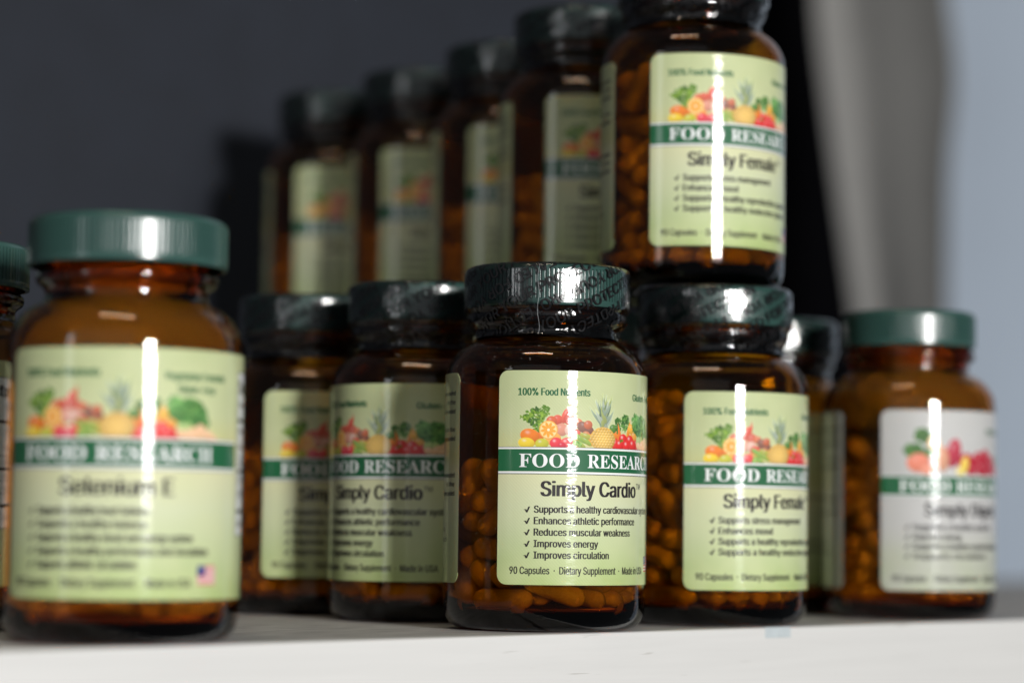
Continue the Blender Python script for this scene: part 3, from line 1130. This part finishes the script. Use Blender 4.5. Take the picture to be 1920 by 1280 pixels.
# ------------------------------------------------------------------ settled capsules (mm, inside a bottle): x, y, z, axis
CAPS = ('179,-60,33,98,-19,-1;-187,10,33,100,8,-1;-180,-57,33,-100,-9,-1;53,-13,33,14,99,-1;187,8,33,98,-21,-1;148,-135,33,100,1,-1;181,78,33,-98,22,-1;'
        '-152,-123,33,100,9,-1;158,183,33,76,-65,-1;-103,86,33,73,-69,-1;-100,222,34,-91,-40,-1;90,-226,34,93,37,-1;-109,-183,51,96,2,-28;'
        '-25,-67,55,19,92,-33;-211,123,67,-47,-79,-39;12,-189,69,-8,-82,56;-10,207,77,-25,68,69;115,154,77,71,11,69;-70,177,78,-30,77,56;'
        '65,239,81,64,-18,75;-39,75,87,-87,-24,43;165,-97,88,99,-10,5;185,-26,90,-98,20,1;-179,-23,90,99,14,-1;-60,-242,92,-39,9,92;'
        '-163,-91,92,-99,-10,0;71,-155,99,66,-75,0;-206,40,109,70,40,-59;-21,-46,117,-10,-94,33;65,-40,126,-20,88,-43;33,196,129,-8,85,52;'
        '183,91,129,-47,-64,-60;-34,-171,129,96,-12,26;90,124,134,1,-83,-56;208,25,140,-64,-11,76;-22,121,140,79,-60,-12;-156,134,141,78,-15,-61;'
        '202,-135,148,-53,-80,-26;-181,-50,150,-100,-8,4;-158,-115,153,100,9,0;119,-18,160,-68,69,24;-111,21,166,-96,29,1;28,-241,171,-95,-11,30;'
        '-43,71,180,-90,40,-15;-171,-179,180,46,-45,-77;-95,223,180,-91,-39,-12;18,-78,182,-4,96,-26;-238,72,183,13,46,-88;144,129,184,25,94,21;'
        '133,-127,186,-69,-64,-32;-173,-79,209,100,7,-3;-44,-120,209,-2,96,-29;236,58,211,-22,92,31;-188,-13,214,-99,-3,-14;45,202,215,-90,-26,-35;'
        '142,-197,216,-82,-57,8;-133,129,218,74,67,8;20,121,219,-73,47,50;126,39,237,54,84,4;-128,-181,240,46,19,-87;25,-3,246,42,91,4;'
        '104,-126,247,43,-77,48;-64,-27,248,-9,-97,23;-180,163,251,67,73,-15;-32,-241,257,-97,13,20;195,-26,260,87,48,4;217,-115,266,39,73,-56;'
        '112,160,278,30,84,45;-175,60,280,-85,14,52;-139,-60,281,-23,-94,-23;24,189,281,17,-96,24;-213,-63,283,-5,-99,9;-118,117,286,-82,31,48;'
        '188,37,290,84,53,-11;-98,225,292,-73,-32,61;69,-207,294,18,-49,85;57,-123,297,-84,-2,-55;168,118,302,-29,-77,57;-52,5,309,-40,-90,18;'
        '-9,-60,313,-43,-90,0;-73,-194,319,37,-82,44;-32,188,319,-14,-99,-9;116,-56,321,-84,3,-54;244,-7,330,-1,-94,-35;46,58,331,84,2,-55;'
        '11,-219,338,-18,50,-85;-167,-63,341,-22,98,-3;-237,-52,345,-21,97,-14;85,119,360,-20,91,-36;-75,91,360,-69,-46,-57;7,-127,362,61,77,-19;'
        '45,246,368,41,-6,-91;128,2,369,96,21,17;116,-175,371,-100,-1,1;-98,-167,376,18,93,-32;234,-68,378,-25,-87,-43;-211,119,378,-49,-87,1;'
        '-119,18,380,-79,61,-2;134,166,380,-34,93,-18;-22,201,393,57,-68,-47;-108,187,395,-16,55,82;-162,-28,405,-78,63,4;-198,-84,412,-76,65,2;'
        '-47,-117,414,41,81,-41;126,-118,416,-43,80,-43;234,77,417,-24,74,-63;67,176,422,-37,-91,-16;181,-80,425,45,-88,-11;6,42,430,20,-90,-38;'
        '56,-204,432,-95,30,5;-109,66,442,-82,31,48;-206,128,444,-53,-84,-2;100,108,447,46,89,0;-47,159,448,90,40,16;69,-124,449,47,-74,49;'
        '181,100,455,-22,-93,-29;-140,-199,457,-81,56,-19;-9,-248,464,59,-4,81;108,-71,465,50,-76,41;-138,-51,472,-100,2,3;-188,15,479,-99,-1,-15;'
        '224,-93,481,38,92,-14;12,-130,483,-37,86,-34;-51,56,485,31,-91,-27;2,242,491,-100,1,-5;132,74,497,15,96,23;-165,178,512,-72,-69,-3;'
        '-107,-162,513,75,57,-32;66,-7,513,67,-70,25;202,77,514,-12,-93,-34;5,135,515,-78,60,18;-192,-101,517,-71,33,62;47,-84,522,-67,72,-15;'
        '-189,-26,535,-97,25,-5;142,-198,536,78,55,30;-191,48,538,79,-41,46;30,195,541,-79,55,26;107,222,542,-66,32,68;211,-29,542,-62,-40,-67;'
        '-69,-212,545,49,28,-82;-16,10,554,94,6,33;-160,116,559,59,-61,-53;-138,-123,559,84,49,-24;-3,-187,563,8,98,-18;191,37,569,75,56,34;'
        '123,120,572,20,95,22;-61,111,573,-68,68,-27;103,-88,585,-94,27,20;35,138,591,-16,92,35;-78,-43,592,93,-22,-30;-240,31,593,-13,-98,12;'
        '106,-203,593,-73,-63,-28;-88,227,601,88,35,33;237,-72,602,17,54,82;-99,-151,606,81,55,-22;120,-7,618,-78,58,25;35,-194,621,-37,-81,46;'
        '-26,3,621,-87,38,-32;170,103,623,-43,-82,39;91,156,633,-7,-99,-11;-69,141,633,-97,18,-19;-185,70,637,87,6,-50;160,-99,642,88,-46,-14;'
        '-109,-103,652,-81,19,-55;19,-99,652,83,-54,11;-202,-138,655,-48,71,-52;207,36,660,37,92,-10;-77,200,664,-99,9,-6;-101,90,665,-90,39,19;'
        '-209,-47,678,64,-73,22')
CAPS = [tuple(float(q) for q in c.split(',')) for c in CAPS.split(';')]
CAPS = [(c[0] / 10, c[1] / 10, c[2] / 10 + 5.9, c[3] / 100, c[4] / 100, c[5] / 100) for c in CAPS]


def capsule_mesh():
    rad, half = 3.42, 6.2
    prof = [(0, -half - rad)]
    for k in range(1, 6):
        a = math.pi / 2 * (1 - k / 5)
        prof.append((rad * math.cos(a) * 0.985, -half - rad * math.sin(a)))
    prof += [(rad * 0.985, 1.2), (rad * 1.03, 1.25)]
    for k in range(0, 5):
        a = math.pi / 2 * k / 5
        prof.append((rad * 1.03 * math.cos(a), half + rad * math.sin(a)))
    prof.append((0, half + rad))
    return lathe('capsule_body', prof, 16)


# ------------------------------------------------------------------ the setting
e_dir = Vector((math.cos(SHELF_ANGLE), math.sin(SHELF_ANGLE), 0))     # along the shelf, to the right
n_dir = Vector((-math.sin(SHELF_ANGLE), math.cos(SHELF_ANGLE), 0))    # into the shelf
MAIN = Vector((10.75, 745.05, 0))
EDGE0 = MAIN - n_dir * 27.6                                           # point on the shelf's front edge


def box_mesh(name, x0, x1, y0, y1, z0, z1, bevel=0.0, seg=2):
    bm = bmesh.new()
    vs = [bm.verts.new((x * MM, y * MM, z * MM)) for x in (x0, x1) for y in (y0, y1) for z in (z0, z1)]
    for f in ((0, 1, 3, 2), (4, 6, 7, 5), (0, 4, 5, 1), (2, 3, 7, 6), (0, 2, 6, 4), (1, 5, 7, 3)):
        bm.faces.new([vs[i] for i in f])
    bmesh.ops.recalc_face_normals(bm, faces=bm.faces)
    if bevel:
        bmesh.ops.bevel(bm, geom=bm.edges[:], offset=bevel * MM, segments=seg, affect='EDGES', profile=0.5)
    me = bpy.data.meshes.new(name)
    bm.to_mesh(me)
    bm.free()
    return me


shelf = bpy.data.objects.new('shelf', None)
COL.objects.link(shelf)
shelf.location = EDGE0 * MM
shelf.rotation_euler = (0, 0, SHELF_ANGLE)
tag(shelf, 'long white painted shelf board with a weathered grey top carrying the bottles', 'shelf')
mesh_obj('front_lipping', box_mesh('front_lipping', -900, 900, 0.0, 9.0, -26.5, 0.0, 0.9), M['shelf_front'], shelf)
mesh_obj('board', box_mesh('board', -900, 900, 9.02, 430.0, -26.0, -0.15, 0.3, 1), M['shelf_top'], shelf)


def flat_wall(name, mat, origin, ang, x0, x1, z0, z1, thick):
    me = box_mesh(name, x0, x1, 0, thick, z0, z1)
    o = mesh_obj(name, me, mat)
    o.location = Vector(origin) * MM
    o.rotation_euler = (0, 0, ang)
    o['kind'] = 'structure'
    return o


T5 = Vector((-79.82, 1072.48, 0))
PANEL = T5 + n_dir * 86
flat_wall('wall_back', M['slate'], PANEL, SHELF_ANGLE, -900, 335, -300, 1500, 18)
flat_wall('wall_dark', M['black'], (0, 2500, 0), 0.0, -300, 372, -600, 2200, 30)
flat_wall('wall_right', M['blue_wall'], (0, 2900, 0), math.radians(-8), 250, 2600, -1200, 2400, 40)


def curtain():
    rows, cols = 60, 90
    verts, faces = [], []
    for side in (0, 1):
        for k in range(rows + 1):
            z = -400 + 1700 * k / rows
            # gathered cloth: the left hem sweeps in towards a tie, the right hem hangs nearly plumb
            zz = min(max((510 - z) / 300.0, -2.6), 1.6)
            xl = 275 + 40 * max(0.0, zz) ** 1.15 if zz > 0 else 275 + 4 * zz
            xr = 383 + 7 * math.exp(-((z - 430) / 50.0) ** 2) - 5 * math.exp(-((z - 560) / 60.0) ** 2)
            for i in range(cols + 1):
                f = i / cols
                x = xl + (xr - xl) * f
                g = max(0.0, f - 0.26)
                y = 2200 - 135 * g * g / (g + 0.12) - 2.5 * math.sin(f * 11 + z * 0.004) + 3 * math.sin(z * 0.01 + f * 6)
                verts.append((x, y + 3.0 * side, z))
    per = (rows + 1) * (cols + 1)
    for side in (0, 1):
        o = per * side
        for k in range(rows):
            for i in range(cols):
                a = o + k * (cols + 1) + i
                q = (a, a + 1, a + cols + 2, a + cols + 1)
                faces.append(q if side == 0 else q[::-1])
    for k in range(rows):
        for i in (0, cols):
            a = k * (cols + 1) + i
            b2 = a + cols + 1
            faces.append((a, b2, per + b2, per + a) if i == 0 else (a, per + a, per + b2, b2))
    return mesh_from('curtain_cloth', verts, faces)


tag(mesh_obj('curtain', curtain(), M['curtain']), 'blurred grey curtain hanging in soft folds before the pale blue wall', 'curtain')

tape = mesh_obj('tape_scrap', box_mesh('tape_scrap', -6.3, 6.3, -0.22, 3.0, -3.3, 0.12, 0.1, 1), M['tape'])
tag(tape, 'small scrap of pale blue tape stuck over the white shelf edge', 'tape')


def edge_point(px):
    """distance along the front edge of the point seen at this image column (same calibration as the camera)"""
    t = (px - 960) / 4533.0
    P = EDGE0
    s = (t * P.y - P.x) / (e_dir.x - t * e_dir.y)
    return P + e_dir * s


tp = edge_point(1462)
tape.location = tp * MM
tape.rotation_euler = (0, 0, SHELF_ANGLE)

# ------------------------------------------------------------------ bottles
GLASS = glass_mesh()
GLASS_PALE = GLASS.copy()
CAPME = cap_mesh()
LABELME = label_mesh()
SEALME = seal_mesh()
SEALTX = seal_letters()
SEAMME = seam_mesh()
CAPSULE = capsule_mesh()
CAPSULE.materials.append(M['capsule'])
LABEL_G = LABELME
LABEL_W = LABELME.copy()


def bottle(x, y, z, rot, var, seal, dz, capk, text, group=None, detail=True, label_dz=0.0):
    root = bpy.data.objects.new('supplement_bottle', None)
    COL.objects.link(root)
    root.empty_display_size = 0.02
    root.location = (x * MM, y * MM, z * MM)
    view = math.atan2(-x, y)
    root.rotation_euler = (0, 0, view + math.radians(rot))
    tag(root, text, 'bottle', group)
    pale = var in ('mineral', 'digest')
    mesh_obj('glass_body', GLASS_PALE if pale else GLASS, M['glass_pale'] if pale else M['glass'], root)
    c = mesh_obj('cap', CAPME, M['cap'], root)
    c.scale = (capk, capk, 1)
    c.rotation_euler = (0, 0, random.random() * 6)
    white = PROD[var]['paper'] == 'label_white'
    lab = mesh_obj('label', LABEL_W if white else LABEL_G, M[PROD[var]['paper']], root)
    lab.location = (0, 0, dz * MM)
    if len(lab.data.materials) < 2:
        lab.data.materials.append(M['label_backing'])
    for nm, me, mat in label_parts(var):
        mesh_obj(nm, me, mat, lab)
    if seal is not None:
        s = mesh_obj('shrink_seal', SEALME, M['film'], root)
        s.rotation_euler = (0, 0, math.radians(seal - rot))
        mesh_obj('seal_lettering', SEALTX, M['seal_ink'], s)
        mesh_obj('seam', SEAMME, M['seam'], s)
    return root


ZT = 110.5
G_FRONT = 'bottles standing on the shelf board'
G_TOP = 'bottles stacked on the caps of the lower row'
SPEC = [
    # key, x, y, z, rot, variant, seal turn, label dz, cap scale, capsule fill mm, label
    ('M', 10.75, 745.05, 0, 36.4, 'cardio', -6, 1.7, 1.0, 46, 'sharply focused amber bottle in the centre with printed clear seal and loose capsules', G_FRONT),
    ('L', -101.72, 635.78, 0, 0.0, 'mineral', None, -0.8, 1.04, 40, 'largest nearest bottle at the left, bare ribbed green cap and whole label facing out', G_FRONT),
    ('B2', -29.12, 803.63, 0, -24.2, 'cardio', 40, 0.8, 1.0, 50, 'bottle just left of the sharp one, its label turned towards the left', G_FRONT),
    ('B1', -70.62, 852.5, 0, 32.4, 'cardio', 70, 0.6, 1.0, 60, 'blurred bottle between the big left one and the next, label half hidden', G_FRONT),
    ('B3', 67.44, 802.85, 0, 45.3, 'female', 110, -0.6, 1.0, 80, 'bottle right of the sharp one carrying the upper bottle on its sealed cap', G_FRONT),
    ('R', 144.84, 879.43, 0, 44.7, 'digest', None, -1.8, 0.955, 58, 'rightmost bottle with a white label of red fruit and plain green cap', G_FRONT),
    ('B4', 99.0, 925.0, 0, 158.0, 'cardio', 200, -1.2, 1.0, 40, 'bottle showing its back label, wedged behind between the white-labelled one and its neighbour', G_FRONT),
    ('L0', -165.5, 697.0, 0, -95.0, 'cardio', None, 0.0, 1.0, 50, 'bottle cut off by the left frame edge behind the largest one', G_FRONT),
    ('T1', 60.23, 811.85, ZT, 36.8, 'female', 150, 0.0, 1.0, 76, 'nearest bottle of the upper tier with a bright white glare stripe down its label', G_TOP),
    ('T2', 25.14, 891.5, ZT, 37.6, 'cardio', 30, 0.0, 1.0, 44, 'second bottle of the upper tier, directly behind the one with the glare stripe', G_TOP),
    ('T3', -2.25, 958.38, ZT, 32.0, 'cardio', 80, 0.0, 1.0, 44, 'third and middle bottle of the receding upper tier, strongly blurred', G_TOP),
    ('T4', -39.12, 1018.52, ZT, 30.0, 'cardio', 130, 0.0, 1.0, 44, 'fourth bottle of the upper tier, last but one towards the dark wall', G_TOP),
    ('T5', -79.82, 1072.48, ZT, 29.0, 'cardio', 190, 0.0, 1.0, 44, 'farthest and most blurred bottle of the upper tier beside its own wall shadow', G_TOP),
    ('S2', 25.14, 891.5, 0, 35, 'cardio', None, 0.0, 1.0, 0, 'hidden lower bottle carrying the second bottle of the upper tier', G_FRONT),
    ('S3', -2.25, 958.38, 0, 35, 'cardio', None, 0.0, 1.0, 0, 'hidden lower bottle carrying the third bottle of the upper tier', G_FRONT),
    ('S4', -39.12, 1018.52, 0, 35, 'cardio', None, 0.0, 1.0, 0, 'hidden lower bottle carrying the fourth bottle of the upper tier', G_FRONT),
    ('S5', -79.82, 1072.48, 0, 35, 'cardio', None, 0.0, 1.0, 0, 'hidden lower bottle carrying the farthest bottle of the upper tier', G_FRONT),
]
CAP_LABEL = {
    'M': 'tan capsule inside the sharply focused centre bottle',
    'L': 'tan capsule inside the largest bottle at the left',
    'B2': 'tan capsule low in the bottle just left of the sharp one',
    'B1': 'tan capsule in the blurred bottle behind the big left one',
    'B3': 'tan capsule in the lower bottle right of the sharp one',
    'R': 'tan capsule inside the white-labelled bottle at the right',
    'T1': 'tan capsule in the upper bottle with the glare stripe',
}


def dust_mesh():
    r = random.Random(3)
    v, f = [], []
    prof = [(31.0, 75.9), (30.85, 77.8), (30.3, 79.9), (29.2, 82.1), (27.4, 84.4), (25.0, 86.3)]
    for k in range(240):
        q = r.random() * (len(prof) - 1.001)
        i, t = int(q), q - int(q)
        if r.random() < 0.35:
            rr, z = 31.0, 14 + 62 * r.random()
            a = math.radians(r.uniform(-96, -64))
        else:
            rr = prof[i][0] * (1 - t) + prof[i + 1][0] * t
            z = prof[i][1] * (1 - t) + prof[i + 1][1] * t
            a = r.uniform(-2.4, 1.4)
        d = r.choice((0.05, 0.06, 0.07, 0.09, 0.12))
        c = Vector((rr + 0.06, 0, z))
        pts = [c + Vector((0.05 * r.random(), d * math.cos(u), d * 0.8 * math.sin(u))) for u in (0.2, 1.4, 2.7, 3.9, 5.2)]
        apex = c + Vector((d * 0.8, 0, 0))
        b0 = len(v)
        for p in pts + [apex]:
            x, y = p.x, p.y
            aa = a - math.pi / 2
            v.append((x * math.cos(aa) - y * math.sin(aa), x * math.sin(aa) + y * math.cos(aa), p.z))
        for j in range(5):
            f.append((b0 + j, b0 + (j + 1) % 5, b0 + 5))
    return mesh_from('dust_specks', v, f, False)


M['dust'] = wall_mat('dust_fibre', (0.55, 0.54, 0.52), 0.9, 100.0, 0.1)
rest = []
n_caps = 0
for i, (key, x, y, z, rot, var, seal, dz, ck, fill, text, grp) in enumerate(SPEC):
    root = bottle(x, y, z, rot, var, seal, dz, ck, text, grp)
    if key == 'M':
        dust = mesh_obj('dust', dust_mesh(), M['dust'], root)
        dust['kind'] = 'stuff'
    if fill <= 0:
        continue
    spin = {'M': 2.2, 'L': 0.6}.get(key, i * 1.31)
    view = math.atan2(-x, y)
    vx, vy = math.sin(view), -math.cos(view)
    gap = math.radians(-78 + rot)
    gx, gy = math.sin(view + gap), -math.cos(view + gap)
    cs, sn = math.cos(spin), math.sin(spin)
    for cx, cyy, cz, ax, ay, az in CAPS:
        if cz > fill:
            continue
        px, py = cx * cs - cyy * sn, cx * sn + cyy * cs
        dx, dy = ax * cs - ay * sn, ax * sn + ay * cs
        face = px * vx + py * vy
        rr = math.hypot(px, py)
        front = key in CAP_LABEL and ((cz < 21 and face > 6 and rr > 14) or
                                      (key in ('M', 'B3', 'T1', 'B1') and rr > 12 and (px * gx + py * gy) > 0.62 * rr and face > 0))
        q = Vector((0, 0, 1)).rotation_difference(Vector((dx, dy, az)))
        mat = Matrix.Translation(Vector((x + px, y + py, z + cz)) * MM) @ q.to_matrix().to_4x4()
        if front:
            o = mesh_obj('capsule', CAPSULE)
            o.matrix_world = mat
            tag(o, CAP_LABEL[key], 'capsule', 'capsules: ' + CAP_LABEL[key][12:])
            n_caps += 1
        else:
            rest.append(mat)

# invented filling, added to brighten the two unsealed bottles' shoulders to brown
def filler_mesh(seed):
    r0 = np.random.default_rng(seed)
    prof = [(0, 66.0), (14, 66.5), (23, 67.5), (27.2, 70.0), (27.8, 74.0), (27.2, 77.5), (26.0, 80.2), (23.6, 82.9), (20.6, 85.6),
            (18.2, 87.6), (16.8, 89.8), (16.4, 93.0), (16.9, 98.0), (15, 103.5), (0, 105.0)]
    prof = smooth_prof(prof, 3)
    me2 = lathe('neck_filler', prof, 64)
    ph = r0.random((7, 3)) * 6.28
    for v in me2.vertices:
        x, y, zc = v.co * 1000
        rr = math.hypot(x, y)
        if rr > 1:
            a = math.atan2(y, x)
            w = sum(math.sin((2 + 2 * k) * a + ph[k, 0] + (0.2 + 0.13 * k) * zc + ph[k, 1]) for k in range(7)) / 7
            q = 1 - 0.018 - 0.035 * w
            v.co.x *= q
            v.co.y *= q
    me2.update()
    return me2


m, nt, b = new_mat('filler_fibre')
b.inputs['Base Color'].default_value = (0.42, 0.38, 0.34, 1)
b.inputs['Roughness'].default_value = 1.0
b.inputs['Specular IOR Level'].default_value = 0.1
add_bump(nt, b, 400.0, 0.6, 0.0008, detail=6.0)
M['neck_filler'] = m
for k, (key, text) in enumerate((('L', 'added soft filling showing brown through the neck of the largest bottle'),
                                 ('R', 'added soft filling showing brown through the neck of the white-labelled bottle'))):
    sp = [q for q in SPEC if q[0] == key][0]
    o = mesh_obj('added_filler', filler_mesh(40 + k), M['neck_filler'])
    o.location = (sp[1] * MM, sp[2] * MM, 0)
    tag(o, text, 'filler', 'added filling in the unsealed bottles')

# all the other capsules, which show only as a brown mass behind glass and labels
pv = np.empty(len(CAPSULE.vertices) * 3)
CAPSULE.vertices.foreach_get('co', pv)
pv = np.c_[pv.reshape(-1, 3), np.ones(len(CAPSULE.vertices))]
pf = [tuple(p.vertices) for p in CAPSULE.polygons]
nv = len(pv)
V, F = [], []
for k, mat in enumerate(rest):
    V.append((pv @ np.array(mat).T)[:, :3])
    F.extend([tuple(a + k * nv for a in f) for f in pf])
me = bpy.data.meshes.new('capsule_mass')
me.from_pydata(np.vstack(V).tolist(), [], F)
me.polygons.foreach_set('use_smooth', [True] * len(me.polygons))
me.update()
o = mesh_obj('capsule_mass', me, M['capsule'])
tag(o, 'uncounted tan capsules deeper inside the amber bottles', 'capsules', None, 'stuff')
print('individual capsules', n_caps, 'rest', len(rest))
